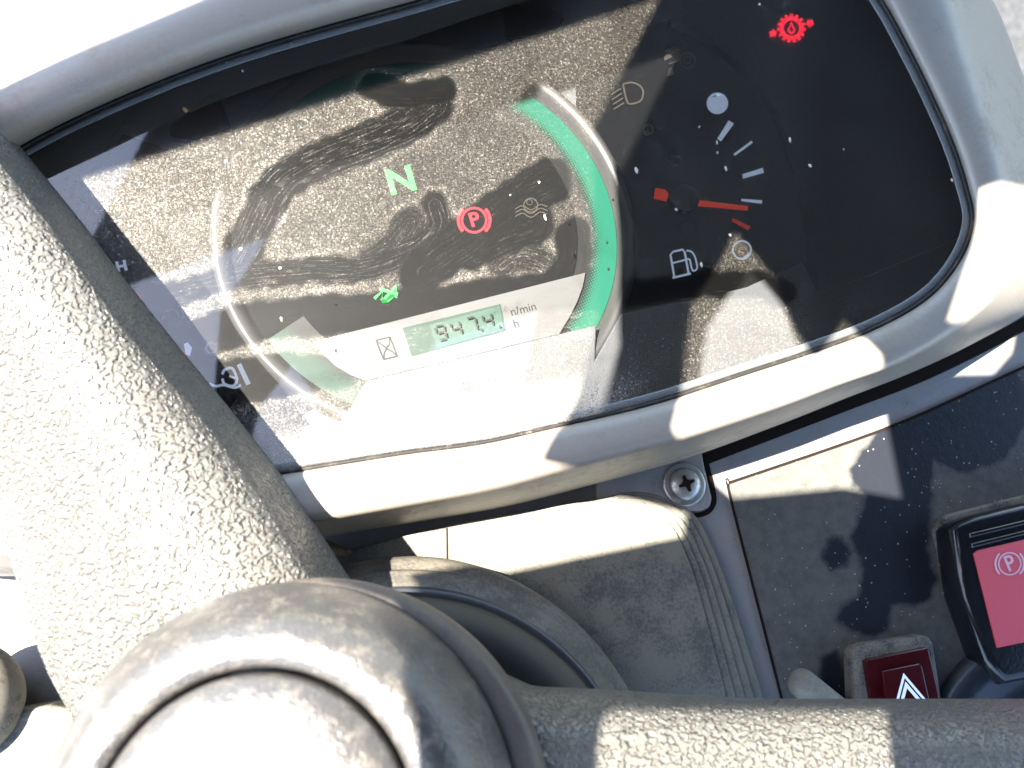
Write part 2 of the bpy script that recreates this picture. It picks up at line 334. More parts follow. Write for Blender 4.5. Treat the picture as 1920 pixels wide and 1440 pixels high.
# ------------------------------------------------------------------ the setting: ground, added shadow plate, dashboard
PZ = -16.0                                     # lower dash panel, mm under the dial
g = mesh('ground', [(-40, -40, -1.1), (40, -40, -1.1), (40, 40, -1.1), (-40, 40, -1.1)], [(0, 1, 2, 3)], MT['concrete']); tag(g, kind='structure')
GZ = 300.0
def gob(*q):
    """where the sun ray that ends at a photo pixel at height z crosses the added shadow plate"""
    o = []
    for x, y, z in q:
        p = un(x, y, z); o.append((p[0]+(GZ-z)/1000*KS[0], p[1]+(GZ-z)/1000*KS[1]))
    return o
LL, BB = 25, 30
gobo_out = gob((-700, 595, LL), (100, 345, LL), (1100, 33, LL), (1240, -12, LL), (1110, 245, LL), (1118, 480, LL), (1122, 600, LL), (1085, 735, LL), (1018, 850, BB), (1090, 910, 0), (1275, 955, -2), (1275, 1005, -2), (935, 1075, -2), (850, 1095, -2),
     (600, 1084, 66), (745, 1130, 66), (850, 1225, 66), (905, 1330, 66), (925, 1500, 66)) + [(-.190, -.15), (-.1705, -.15)] + gob((1113, 1460, 66), (1112, 1330, 64), (1660, 1332, 64), (1690, 1600, 66)) + \
     [(-.05, -.30), (.30, -.30), (.50, .02), (.50, .42), (-.13, .42)] + gob((560, -85, 42), (370, 0, 42), (0, 155, 42), (-700, 440, 40))
h2 = gob((1262, 835, BB), (1246, 800, BB), (1252, 770, BB), (1272, 650, LL), (1285, 565, LL), (1330, 500, LL), (1370, 425, LL), (1450, 520, LL), (1490, 620, LL), (1520, 655, BB), (1585, 660, -5), (1655, 757, PZ), (1690, 935, PZ), (1580, 915, PZ), (1365, 935, PZ))
h3 = gob((1762, 605, BB), (1812, 455, BB), (1828, 350, BB), (1920, 318, BB), (2150, 250, BB), (2150, 560, BB), (1920, 560, 0), (1895, 660, PZ), (1860, 700, PZ), (1800, 660, 5))
cp = shape('sun_shadow_plate', [gobo_out, h2, h3], 300, 304, MT['shadow_plate'])  # unseen plate added to block sky and shape the sun patches
tag(cp, 'dark added plate with cut-outs that shape the sun patches, above the dash and out of view', 'shadow_plate')
panel_px = [(-900, 500), (-300, 600), (300, 800), (1100, 740), (1600, 560), (1960, 380), (2250, 560), (2250, 1800), (-900, 1800)]
dash = shape('dashboard', [W(panel_px, PZ)], PZ-8, PZ, MT['border']); tag(dash, kind='structure')
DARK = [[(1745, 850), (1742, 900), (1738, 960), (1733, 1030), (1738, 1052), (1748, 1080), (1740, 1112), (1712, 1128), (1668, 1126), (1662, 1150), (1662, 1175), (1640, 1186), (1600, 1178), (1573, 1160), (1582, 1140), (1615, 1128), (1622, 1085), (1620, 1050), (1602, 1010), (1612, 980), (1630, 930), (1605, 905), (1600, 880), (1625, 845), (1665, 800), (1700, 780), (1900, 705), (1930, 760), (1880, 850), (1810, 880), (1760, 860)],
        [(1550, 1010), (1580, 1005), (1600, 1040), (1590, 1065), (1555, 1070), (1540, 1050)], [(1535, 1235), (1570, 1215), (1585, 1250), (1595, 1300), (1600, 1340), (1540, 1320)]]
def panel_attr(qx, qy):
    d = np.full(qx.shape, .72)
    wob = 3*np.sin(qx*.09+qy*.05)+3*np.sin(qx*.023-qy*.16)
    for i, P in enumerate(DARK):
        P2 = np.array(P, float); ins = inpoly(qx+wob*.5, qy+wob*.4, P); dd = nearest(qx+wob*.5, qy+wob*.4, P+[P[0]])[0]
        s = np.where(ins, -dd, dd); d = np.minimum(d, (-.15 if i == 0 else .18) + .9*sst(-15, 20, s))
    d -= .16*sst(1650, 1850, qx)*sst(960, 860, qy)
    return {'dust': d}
insert_px = [(1367, 905), (1672, 799), (1905, 695), (2100, 610), (2200, 900), (2200, 1700), (1560, 1700), (1462, 1296), (1370, 935)]
stroke('frame_gap', spline([(1300, 868), (1462, 806), (1590, 757), (1720, 707), (1840, 650), (1960, 585), (2060, 520)], 6, False), 24, PZ+.05, MT['groove'], dash, .3)
pi = sheet('panel_insert', W(insert_px, PZ+.6), PZ+.6, .0006, panel_material(), dash, panel_attr)
stroke('panel_gap', spline([(1560, 1700), (1462, 1296), (1370, 935), (1367, 905)], 8, False), 5, PZ+.8, MT['groove'], dash)
stroke('panel_gap', spline([(1367, 905), (1672, 799), (1905, 695), (2100, 610)], 8, False), 5.5, PZ+.8, MT['groove'], dash)

# ------------------------------------------------------------------ instrument cluster
CL = empty('instrument_cluster', tuple(un(960, 500, 0)), 'wide silver-framed instrument cluster with dusty clear lens, green dial and fuel gauge', 'instrument cluster')
ST = [ # inner edge, outer edge of the flat top, foot; height of the flat top
 ((300, 925), (310, 1010), (320, 1055), 24), ((519, 890), (540, 982), (560, 1016), 24), ((750, 853), (770, 942), (785, 978), 24), ((900, 833), (930, 912), (944, 951), 24),
 ((1036, 803), (1075, 872), (1095, 913), 24), ((1220, 760), (1255, 826), (1280, 862), 24), ((1400, 702), (1440, 768), (1462, 796), 24), ((1523, 662), (1565, 722), (1588, 746), 24),
 ((1640, 618), (1690, 676), (1715, 696), 24), ((1740, 560), (1800, 608), (1832, 640), 24), ((1800, 490), (1872, 528), (1940, 572), 24), ((1826, 415), (1890, 432), (2000, 462), 24),
 ((1812, 340), (1876, 322), (1978, 318), 24), ((1785, 260), (1850, 238), (1948, 215), 24), ((1745, 170), (1822, 148), (1918, 140), 24), ((1700, 80), (1796, 66), (1890, 64), 24),
 ((1655, 0), (1768, -22), (1858, -5), 25), ((1590, -90), (1690, -140), (1780, -120), 28), ((1480, -150), (1500, -270), (1510, -320), 32), ((1250, -120), (1225, -270), (1210, -340), 34),
 ((1000, -62), (950, -215), (920, -290), 35), ((770, 5), (700, -145), (650, -240), 36), ((600, 52), (520, -90), (450, -200), 36), ((450, 97), (370, -25), (290, -140), 36),
 ((300, 152), (220, 42), (130, -80), 36), ((150, 217), (60, 122), (-40, 0), 36), ((35, 277), (-60, 185), (-170, 80), 35), ((-80, 350), (-190, 275), (-300, 190), 33),
 ((-200, 470), (-320, 430), (-420, 400), 30), ((-250, 650), (-370, 650), (-460, 660), 27), ((-220, 820), (-320, 880), (-380, 940), 25), ((-100, 920), (-160, 1010), (-180, 1060), 24), ((100, 940), (90, 1035), (90, 1080), 24)]
inn = spline([s[0] for s in ST]); fl = spline([s[1] for s in ST]); ft = spline([s[2] for s in ST]); hz = spline([[s[3]+6] for s in ST])[:, 0]
LZ = 25.0
n_in = len(inn)
def ring_at(f, z):   # f: weight 0 inner .. 1 flat edge .. 2 foot
    out = []
    for i in range(n_in):
        q = inn[i]*(1-f)+fl[i]*f if f <= 1 else fl[i]*(2-f)+ft[i]*(f-1)
        out.append(un(q[0], q[1], z(i) if callable(z) else z))
    return out
lift = lambda k: (lambda i: LZ + (hz[i]-LZ)*k)
loft('bezel', [ring_at(0, LZ-.6), ring_at(.012, LZ+.5), ring_at(.06, lift(.45)), ring_at(.16, lift(.72)), ring_at(.35, lift(.9)), ring_at(.6, lift(1.0)), ring_at(.85, lift(1.0)), ring_at(1, lift(.86)),
   ring_at(1.18, lambda i: hz[i]-4), ring_at(1.42, lambda i: hz[i]-9), ring_at(1.66, lambda i: 15), ring_at(1.88, lambda i: 7), ring_at(2, -2), ring_at(2, -10)], MT['silver'], CL)
def inset(dpx, z):
    T = np.roll(inn, -1, 0)-np.roll(inn, 1, 0); T /= np.linalg.norm(T, axis=1)[:, None]; Nn = np.c_[T[:, 1], -T[:, 0]]
    return [un(*(inn[i]+Nn[i]*dpx), z) for i in range(n_in)]
loft('gasket', [inset(-1, LZ+.35), inset(2, LZ+.9), inset(6, LZ+.5), inset(8, LZ-.3)], MT['rubberline'], CL)
loft('lens_edge', [inset(8, LZ+.2), inset(11, LZ+.7), inset(18, LZ+.75), inset(22, LZ+.15)], rim_material(), CL)
# --- lens with its dust
WIPES = [ # centre line, half width, how clean, how streaky
 ([(815, 195), (760, 235), (700, 262), (640, 285), (575, 312), (530, 340), (497, 385), (470, 440), (438, 500)], 36, .95, .30),
 ([(700, 165), (760, 178), (830, 172)], 27, 1.0, .03),
 ([(815, 385), (822, 420), (795, 455), (745, 483), (680, 503), (560, 509), (430, 522), (350, 545), (270, 565)], 25, .97, .26),
 ([(770, 420), (740, 462), (700, 490)], 30, .9, .25),
 ([(1030, 338), (985, 365), (930, 405), (880, 445), (830, 480), (790, 510)], 44, 1.0, .06),
 ([(1000, 420), (950, 440), (880, 470)], 40, 1.0, .10), ([(1075, 440), (1072, 490), (1050, 530)], 34, 1.0, .05), ([(1040, 500), (980, 480), (940, 500)], 26, .8, .5),
 ([(300, 672), (400, 625), (500, 600), (600, 592), (700, 585), (800, 577), (950, 555), (1100, 535)], 38, 1.0, .03),
 ([(300, 735), (420, 700), (520, 690), (620, 690), (720, 668)], 27, 1.0, .05), ([(340, 775), (450, 735), (560, 715), (640, 705)], 24, 1.0, .06),
 ([(1100, 565), (1180, 550), (1260, 540), (1340, 532), (1410, 533), (1465, 548)], 25, 1.0, .02),
 ([(700, 640), (800, 640), (900, 620), (1000, 600), (1080, 585)], 34, .75, .25),
 ([(700, 800), (820, 800), (930, 780), (1000, 770)], 14, .5, .7), ([(900, 830), (760, 845), (560, 870)], 10, .7, .4), ([(1100, 555), (1000, 570), (900, 590)], 22, 1, .05), ([(1000, 186), (1085, 285), (1132, 390), (1140, 480), (1120, 590)], 28, .7, .0)]
def lens_attr(qx, qy):
    base = .115 + .09*sst(900, 450, qx)
    r = sst(1105, 1150, qx + (qy-250)*.10) * sst(600, 480, qy)
    base = base*(1-r*(1-.75))
    right = sst(1480, 1560, qx); base = base*(1-right*.3)
    base += .95*sst(0, 60, qy-(905-.20*(qx-300))+60)*sst(1250, 1000, qx)  # dust along the bottom edge, thickened to imitate white glare
    top = sst(20, -20, (qy-345)+(qx-100)*.312); base *= 1-.95*top*sst(1150, 1000, qx)  # dust thinned on the top strip to paint in the cast shade
    wob = 5*np.sin(qx*.05+qy*.09)+4*np.sin(qx*.13-qy*.07)
    clean = np.zeros(qx.shape); st = np.zeros(qx.shape+(3,))
    for i, (P, hw, c, s) in enumerate(WIPES):
        d, al, sd, tot = nearest(qx, qy, spline(P, 6, False)); dd = d + wob*.5
        k = c*sst(hw+8, hw-6, dd); m = k > clean
        edge = sst(hw-16, hw-2, dd)*sst(hw+10, hw, dd)
        clean = np.maximum(clean, k); st[m, 0] = (al+i*500)[m]; st[m, 1] = (sd+i*90)[m]; st[m, 2] = (s*k)[m]
        base = base + .10*sst(hw, hw+3, dd)*sst(hw+22, hw+4, dd)*(s > .02)*(1-right)*(.5+.5*np.sin(al*.021+i))
    d = np.clip(base, 0, .95)*(1-clean)
    return {'dust': d, 'wipe': st}
lens_out = [tuple(p[:2]) for p in inset(-14, LZ)]
lens = sheet('lens', lens_out, LZ, .00055, lens_material(), CL, lens_attr)
tag(lens, 'clear lens with wiped streaks in thick tan dust')
# --- dial plate and faces
lower = [(-260, 760), (100, 850), (560, 800), (643, 788), (686, 714), (1049, 626), (1118, 609), (1116, 674), (1165, 588), (1230, 574), (1300, 562), (1400, 538), (1504, 491), (1536, 548), (1620, 520), (1860, 420), (1870, 560), (1700, 680), (1200, 800), (700, 900), (200, 960), (-260, 900)]
mask_out = [tuple(p[:2]) for p in inset(-22, 0)]
plate = shape('mask_plate', [mask_out], -4, 0, MT['mask'], CL)
shape('lower_mask', [W(lower, 6.2)], 0.5, 6.2, MT['mask'], CL, bevel=.4)
# inside wall between lens and dial
loft('housing_wall', [inset(-4, LZ-.4), inset(4, 12), inset(12, 0)], MT['mask'], CL)
# turn arrows, dark windows in the mask
for P in ([(316, 240), (388, 178), (405, 175), (414, 184), (437, 252), (430, 261), (330, 258), (318, 252)], [(945, 20), (965, 8), (1050, 22), (1058, 36), (1045, 52), (960, 76), (948, 70)]):
    shape('turn_arrow_window', [W(P, .5)], 0, .5, MT['gloss'], CL)
# right gauge face
rf_px = [(1080, 150), (1180, 60), (1262, 35), (1330, 75), (1400, 135), (1450, 200), (1490, 280), (1515, 360), (1528, 430), (1533, 500), (1536, 556), (1400, 575), (1160, 610), (1090, 620)]
RF = shape('fuel_gauge_face', [W(rf_px, .8)], .1, .8, MT['black'], CL)
arc = spline([(1262, 35), (1330, 75), (1400, 135), (1450, 200), (1490, 280), (1515, 360), (1528, 430), (1533, 500), (1536, 550)], 6, False)
arc2 = arc + np.c_[np.linspace(-4, -26, len(arc)), np.linspace(14, -6, len(arc))]
V = [un(*p, 5) for p in arc] + [un(*p, 1) for p in arc2]; m_ = len(arc)
mesh('gauge_chamfer', V, [(i, i+1, m_+i+1, m_+i) for i in range(m_-1)], MT['ringdark'], RF)
Z = 1.0
for q in ([(1366, 226), (1376, 232), (1352, 265), (1345, 260)], [(1409, 264), (1411, 268), (1378, 292), (1375, 289)], [(1430, 315), (1432, 324), (1393, 335), (1392, 327)], [(1390, 373), (1429, 376), (1428, 382), (1390, 377)]):
    shape('gauge_tick', [W(q, Z)], Z, Z+.12, MT['white'], RF)
tag(shape('gauge_tick', [W([(1374, 409), (1407, 425), (1403, 432), (1372, 415)], Z)], Z, Z+.12, MT['redp'], RF), 'red tick at the empty end')
shape('full_mark', [W(circ(1345, 194, 20), Z), W([(1332, 184), (1342, 178), (1355, 176), (1345, 180)], Z)], Z, Z+.12, MT['white'], RF)
joinm('empty_mark', [ringpx('r', 1391, 469, 15.5, 18.5, Z, MT['white'], RF), shape('s', [W([(1380, 483), (1392, 483), (1405, 473), (1403, 481), (1393, 487)], Z+.02)], Z+.02, Z+.14, MT['white'], RF)], RF)
fp = [stroke('f', [(1264, 518), (1257, 478), (1262, 472), (1280, 468), (1284, 474), (1291, 513)], 3.6, Z, MT['white'], RF), stroke('f', [(1259, 494), (1286, 487)], 3, Z+.02, MT['white'], RF),
      stroke('f', [(1261, 521), (1295, 513)], 4, Z+.03, MT['white'], RF), stroke('f', spline([(1287, 486), (1293, 487), (1296, 500), (1300, 508), (1307, 502), (1303, 482), (1296, 472), (1287, 470)], 5, False), 3, Z+.04, MT['white'], RF)]
joinm('fuel_pump_symbol', fp, RF)
pv = un(1283, 372, 4)
lathe('needle_hub', [(0, 1.5), (4.6, 1.5), (5.1, 1.0), (5.2, -2)], (pv[0], pv[1], .004), (0, 0, 1), MT['gloss'], RF, 40)
nd = shape('needle', [W([(1311, 376), (1402, 387), (1402, 394), (1310, 386)], 4)], 3.6, 4.3, MT['redn'], RF)
shape('needle_tail', [W([(1229, 353), (1247, 356), (1253, 364), (1250, 377), (1226, 372)], 4)], 3.6, 4.3, MT['redn'], nd)
for (x, y, r) in ((1264, 300, 2.4), (1288, 427, 2.3)):
    c = un(x, y, 1); s_ = lathe('face_screw', [(0, .5), (r*.3, .5), (r*.35, .1), (r*.5, .1), (r*.55, .9), (r*.9, .7), (r, 0)], (c[0], c[1], .0008), (0, 0, 1), MT['gloss'], RF, 24)
def gear_symbol(cx, cy, r, par, mat, z):
    P = []
    for i in range(15):
        a = 2*math.pi*i/15 + .1
        for da, rr in ((-.13, 1), (-.10, 1.22), (.10, 1.22), (.13, 1)): P.append((cx+r*rr*math.cos(a+da), cy+r*rr*math.sin(a+da)))
    obs = [shape('g', [W(P, z), W(circ(cx, cy, r*.66), z)], z, z+.12, mat, par)]
    dr = [(cx-1, cy-r*.56), (cx+3, cy-r*.25), (cx+r*.32, cy+r*.1), (cx+r*.30, cy+r*.35), (cx, cy+r*.52), (cx-r*.30, cy+r*.35), (cx-r*.34, cy+r*.1), (cx-r*.12, cy-r*.25)]
    obs.append(shape('g', [W(dr, z), W([(cx+(x-cx)*.5, cy+r*.1+(y-cy-r*.1)*.55) for x, y in dr], z)], z, z+.12, mat, par))
    for sx in (1, -1):
        bx, by = cx+sx*r*1.52, cy-sx*r*.42; u = (sx*.96*.8, -sx*.27*.8); v = (.27, .96)
        T = lambda a, b: (bx+u[0]*a+v[0]*b, by+u[1]*a+v[1]*b)
        s6 = sx
        arw = [T(-8, 0), T(0, -9), T(0, -5), T(9, -5), T(9, 5), T(0, 5), T(0, 9)]
        obs.append(shape('g', [W(arw, z)], z, z+.12, mat, par))
    return obs
joinm('oil_temperature_light', gear_symbol(1484, 53, 22, CL, MT['red_on'], .6), CL)
# unlit symbols
hl = [stroke('h', spline([(1168, 158), (1185, 155), (1201, 162), (1206, 175), (1200, 190), (1180, 195), (1174, 185), (1170, 168), (1168, 158)], 4, False), 3, Z, MT['dim'], RF)]
for k in range(4): hl.append(stroke('h', [(1164+k*2, 166+k*9), (1146+k*1.5, 178+k*9)], 2.4, Z, MT['dim'], RF))
joinm('headlamp_symbol', hl, RF)
pt = [shape('p', [W([(1245, 94), (1272, 84), (1270, 80), (1291, 83), (1274, 98), (1272, 93), (1249, 99)], Z)], Z, Z+.12, MT['dim'], RF), ringpx('p', 1289, 113, 13, 15.5, Z, MT['dim'], RF), ringpx('p', 1288, 113, 6, 8, Z, MT['dim'], RF),
      shape('p', [W(circ(1253, 110, 8, 10, 150, 340), Z)], Z, Z+.12, MT['dim'], RF), shape('p', [W([(1259, 127), (1265, 140), (1250, 144), (1254, 128)], Z)], Z, Z+.12, MT['dim'], RF), stroke('p', [(1254, 120), (1276, 112)], 2.5, Z, MT['dim'], RF)]
joinm('power_takeoff_symbol', pt, RF)
joinm('small_round_symbol', [ringpx('q', 1215, 243, 8, 10, Z, MT['dim'], RF), ringpx('q', 1212, 250, 3, 5, Z+.02, MT['dim'], RF)], RF)
# left gauge
lf_px = [(214, 250), (195, 285), (168, 335), (150, 400), (130, 500), (140, 620), (180, 740), (260, 820), (560, 780), (700, 700), (440, 330), (400, 312), (350, 296), (290, 272), (245, 255)]
LF = shape('temperature_gauge_face', [W(lf_px, .7)], .1, .7, MT['black'], CL)
ch = spline([(232, 226), (196, 280), (168, 335), (150, 400), (132, 500)], 6, False)
V = [un(*p, 5) for p in ch] + [un(p[0]+14, p[1]+5, 1) for p in ch]; m_ = len(ch)
mesh('gauge_chamfer', V, [(i, i+1, m_+i+1, m_+i) for i in range(m_-1)], MT['ringdark'], LF)
text('hot_letter', 'H', 228, 500, 20, Z, MT['white'], LF, bold=.0002)
shape('gauge_tick', [W([(345, 645), (352, 642), (360, 652), (356, 668), (348, 664)], Z)], Z, Z+.12, MT['white'], LF)
shape('gauge_tick', [W([(249, 545), (257, 548), (266, 560), (258, 566)], Z)], Z, Z+.12, MT['redp'], LF); shape('gauge_tick', [W([(340, 655), (346, 660), (356, 676), (346, 674)], Z)], Z, Z+.12, MT['redp'], LF)
tp = [stroke('t', [(448, 683), (466, 721)], 9, Z, MT['white'], LF), stroke('t', spline([(417, 702), (421, 694), (434, 690), (441, 700), (444, 715), (436, 724), (421, 720), (417, 710)], 5, False), 5, Z, MT['white'], LF),
      stroke('t', spline([(392, 719), (405, 724), (420, 722), (440, 727), (452, 722)], 5, False), 4.5, Z+.02, MT['white'], LF), stroke('t', [(430, 705), (447, 711)], 4, Z+.03, MT['white'], LF)]
joinm('coolant_temperature_symbol', tp, LF)
c = un(397, 653, 1); sc_o = lathe('face_screw', [(0, .3), (.9, .3), (1.0, 1.0), (2.2, .8), (2.6, 0)], (c[0], c[1], .0007), (0, 0, 1), MT['screw'], LF, 24)
# tachometer
TC = (-0.0270, 0.0496)
def arcw(r, n=120): return [(TC[0]+r*math.cos(2*math.pi*i/n), TC[1]+r*math.sin(2*math.pi*i/n)) for i in range(n)]
lathe('gauge_ring', [(62.2, 1.0), (63.2, 2.2), (64.3, 4.6), (66.2, 5.6), (67.6, 5.2), (68.4, 3.0), (68.6, 0)], (TC[0], TC[1], 0), (0, 0, 1), MT['ring'], CL, 160)
TF = shape('tachometer_face', [arcw(.0631)], .2, 1.2, MT['black'], CL)
def pa(x, y): p = un(x, y, 1.2); return math.degrees(math.atan2(p[1]-TC[1], p[0]-TC[0]))
def sector(a0, a1, r0, r1, n=90):
    A = [math.radians(a0+(a1-a0)*i/n) for i in range(n+1)]
    return [(TC[0]+r1*math.cos(a), TC[1]+r1*math.sin(a)) for a in A]+[(TC[0]+r0*math.cos(a), TC[1]+r0*math.sin(a)) for a in A[::-1]]
BM = band_material(TC)
shape('green_band', [sector(pa(1100, 640), pa(455, 330), .0490, .0622)], 1.2, 1.35, BM, TF)
shape('green_band', [sector(pa(540, 612), pa(700, 735), .0490, .0622, 30)], 1.2, 1.35, band_material(TC, .3), TF)  # low end darkened in its print colour to imitate shade
Z = 1.4
text('neutral_light', 'N', 752, 340, 50, Z, MT['green_on'], TF, bold=.00035)
def park(cx, cy, r, wd, z, mat, par, name, tsz):
    obs = [ringpx('p', cx, cy, r-wd, r, z, mat, par), text('p', 'P', cx+.5, cy, tsz, z+.02, mat, par, bold=.0001 if wd < 4 else .00016)]
    for a0 in (110, -70):
        a0 -= 0
        P = circ(cx, cy, r*1.30, 14, a0+25, a0+115); Q = circ(cx, cy, r*1.30-wd*1.35, 14, a0+25, a0+115)
        obs.append(shape('p', [W(P+Q[::-1], z)], z, z+.12, mat, par))
    return joinm(name, obs, par)
park(889, 413, 25, 4.4, Z, MT['red_on'], TF, 'parking_brake_light', 27)
oil = [ringpx('o', 995, 385, 12, 14, Z, MT['dim'], TF), text('o', 'O', 993, 380, 12, Z+.02, MT['dim'], TF)]
for k in range(3): oil.append(stroke('o', spline([(966, 392+k*7), (980, 386+k*7), (996, 394+k*7), (1012, 384+k*7), (1026, 388+k*7)], 4, False), 2, Z+.04, MT['dim'], TF))
joinm('oil_level_symbol', oil, TF)
gl = [stroke('g', [(702, 560), (718, 545), (716, 566), (744, 535), (742, 558), (728, 570), (715, 560)], 6, Z, MT['green_on'], TF), stroke('g', [(712, 542), (746, 552)], 6, Z+.03, MT['green_on'], TF)]
joinm('green_pilot_light', gl, TF)
# silver strip with the hour display
strip_px = [(588, 640), (1098, 511), (1093, 537), (1083, 565), (1068, 595), (1049, 626), (686, 714), (660, 705), (630, 687), (606, 664)]
SP = shape('display_strip', [W(strip_px, 2.2)], 1.4, 2.2, MT['strip'], CL, bevel=.15)
TL, TR, BL, BR = map(np.array, ((755., 615.), (938., 570.), (772., 668.), (948., 620.)))
def lc(u, v): return tuple((TL*(1-u)+TR*u)*(1-v)+(BL*(1-u)+BR*u)*v)
LCD = shape('lcd_window', [W([lc(0, 0), lc(1, 0), lc(1, 1), lc(0, 1)], 2.3)], 2.2, 2.34, MT['lcdd'], SP)
shape('lcd_reflector', [W([lc(.27, .12), lc(.99, .07), lc(.985, .96), lc(.27, .97)], 2.36)], 2.34, 2.42, MT['lcd'], LCD)  # starts late so the darker left quarter stands in for a shadow
SEG = {'a': ((.08, 0), (.92, 0)), 'b': ((1, .06), (1, .46)), 'c': ((1, .54), (1, .94)), 'd': ((.08, 1), (.92, 1)), 'e': ((0, .54), (0, .94)), 'f': ((0, .06), (0, .46)), 'g': ((.08, .5), (.92, .5))}
def digit(u0, segs):
    obs = []
    for s in segs:
        (a, b), (c_, d) = SEG[s]; f = lambda p, q: lc(u0+p*.088, .22+q*.50)
        P, Q = np.array(f(a, b)), np.array(f(c_, d)); k = (Q-P)*.04
        obs.append(stroke('d', [tuple(P+k), tuple(Q-k)], 3.6, 3.3, MT['seg'], LCD, .05))
    return joinm('lcd_digit', obs, LCD)
for u0, sg in ((.31, 'abcdfg'), (.47, 'bcfg'), (.635, 'abc'), (.80, 'bcfg')): digit(u0, sg)
shape('lcd_point', [W([lc(.748, .68), lc(.77, .68), lc(.77, .78), lc(.748, .78)], 3.3)], 3.3, 3.36, MT['seg'], LCD)
shape('lcd_marker', [W([lc(.945, .70), lc(.965, .80), lc(.94, .86)], 3.3)], 3.3, 3.36, MT['seg'], LCD)
text('unit_text', 'n/min', 981, 580, 15.5, 2.22, MT['ink'], SP); text('unit_text', 'h', 967.5, 607, 15.5, 2.22, MT['ink'], SP)
hg = [(705, 638), (731, 632), (745, 668), (719, 674)]
ho = [stroke('h', [hg[i], hg[(i+1) % 4]], 2.2, 2.22+.01*i, MT['ink'], SP) for i in range(4)]
ho += [stroke('h', spline([(706, 639), (718, 648), (724, 653), (720, 663), (720, 673)], 5, False), 1.8, 2.27, MT['ink'], SP), stroke('h', spline([(730, 633), (730, 645), (725, 653), (735, 659), (744, 667)], 5, False), 1.8, 2.28, MT['ink'], SP)]
joinm('hourglass_symbol', ho, SP)
# flecks of dirt lying on the lens
for (x, y, a, b, an, k) in [(1344, 267, 2.4, 5, 8, 0), (1345, 286, 2.2, 3, 0, 0), (1361, 316, 2.6, 7, 12, 0), (1481, 262, 3, 7, 10, 0), (1519, 311, 3.4, 5, 40, 0), (1315, 496, 3.2, 7, 12, 0), (1193, 319, 4, 9, 10, 0), (1311, 238, 2, 2.5, 0, 0),
        (528, 598, 3, 6, 15, 0), (452, 467, 4.5, 4.5, 0, 0), (512, 478, 3.2, 3.2, 0, 0), (526, 503, 4.5, 4, 20, 0), (523, 463, 3, 3, 0, 0), (1149, 375, 3, 4, 0, 1), (1138, 455, 3, 4, 0, 1), (1141, 505, 3, 3.5, 0, 1), (1268, 393, 3, 4, 20, 0),
        (1011, 342, 3, 3, 0, 0), (957, 366, 2, 2, 0, 0), (1785, 338, 3, 4, 0, 0), (1369, 441, 3, 4, 30, 0), (1022, 408, 3, 8, 15, 0), (546, 83, 2.6, 2.6, 0, 0), (455, 133, 2.4, 3.4, 30, 0), (348, 206, 6, 8, 60, 1), (425, 118, 2.5, 2.5, 0, 0), (220, 375, 3, 8, -50, 0), (1582, 280, 2.5, 3.5, 0, 1), (1424, 8, 3, 3, 0, 0)]:
    k_ = mmpx(x, y, LZ); p = un(x, y, LZ); V = []; F = []; nn = 9
    for q in range(nn):
        t2 = 2*math.pi*q/nn; rr = 1+random.uniform(-.22, .22); dx, dy = .8*a*rr*math.cos(t2), .8*b*rr*math.sin(t2); ca, sa = math.cos(math.radians(an)), math.sin(math.radians(an))
        V.append((p[0]+k_*(dx*ca-dy*sa), p[1]+k_*(dx*sa+dy*ca), LZ/1000+.00005))
    for q in range(nn): V.append((p[0]+(V[q][0]-p[0])*.55, p[1]+(V[q][1]-p[1])*.55, LZ/1000+.00045))
    F = [(q, (q+1) % nn, nn+(q+1) % nn, nn+q) for q in range(nn)]+[tuple(range(nn, 2*nn))]
    mesh('dirt_fleck', V, F, MT['fleckd' if k else 'fleck'], lens)
# fixing tab with its screw
tab = [(1120, 880), (1313, 830), (1322, 880), (1335, 935), (1331, 950), (1318, 957), (1230, 962), (1120, 960)]
TB = shape('fixing_tab', [W(tab, -10)], -15, -10, MT['border'], CL, bevel=.6)
gap = spline([(1308, 820), (1322, 862), (1338, 928), (1334, 952), (1318, 964), (1290, 968)], 6, False)
stroke('tab_gap', gap, 9, PZ+.1, MT['groove'], dash, .3)
scw = empty('panel_screw', tuple(un(1283, 908, -10)), 'dull cross-head screw with washer holding the tab below the silver frame', 'screw')
cs = un(1283, 908, -9.8); cs = (cs[0], cs[1], -.0098)
lathe('washer', [(3.4, .5), (6.6, .5), (7.3, .2), (7.4, -.3)], cs, (0, 0, 1), MT['screw'], scw, 40)
sh = []
lathe('head', [(0, 2.5), (1.5, 2.48), (3.3, 2.15), (4.7, 1.5), (5.4, .8), (5.5, .3)], cs, (0, 0, 1), MT['screw'], scw, 40)
for k in range(2):
    a = math.radians(22+90*k); u = np.array([math.cos(a), math.sin(a)]); v = np.array([-u[1], u[0]]); c2 = np.array(cs[:2])
    L_ = [(1, .20), (.45, .30), (.2, .55), (-.2, .55), (-.45, .30), (-1, .20), (-1, -.20), (-.45, -.30), (-.2, -.55), (.2, -.55), (.45, -.30), (1, -.20)]
    shape('cross_slot', [[tuple(c2+u*p*.0028+v*q*.0022) for p, q in L_]], -7.6, -7.15+.03*k, MT['groove'], scw)

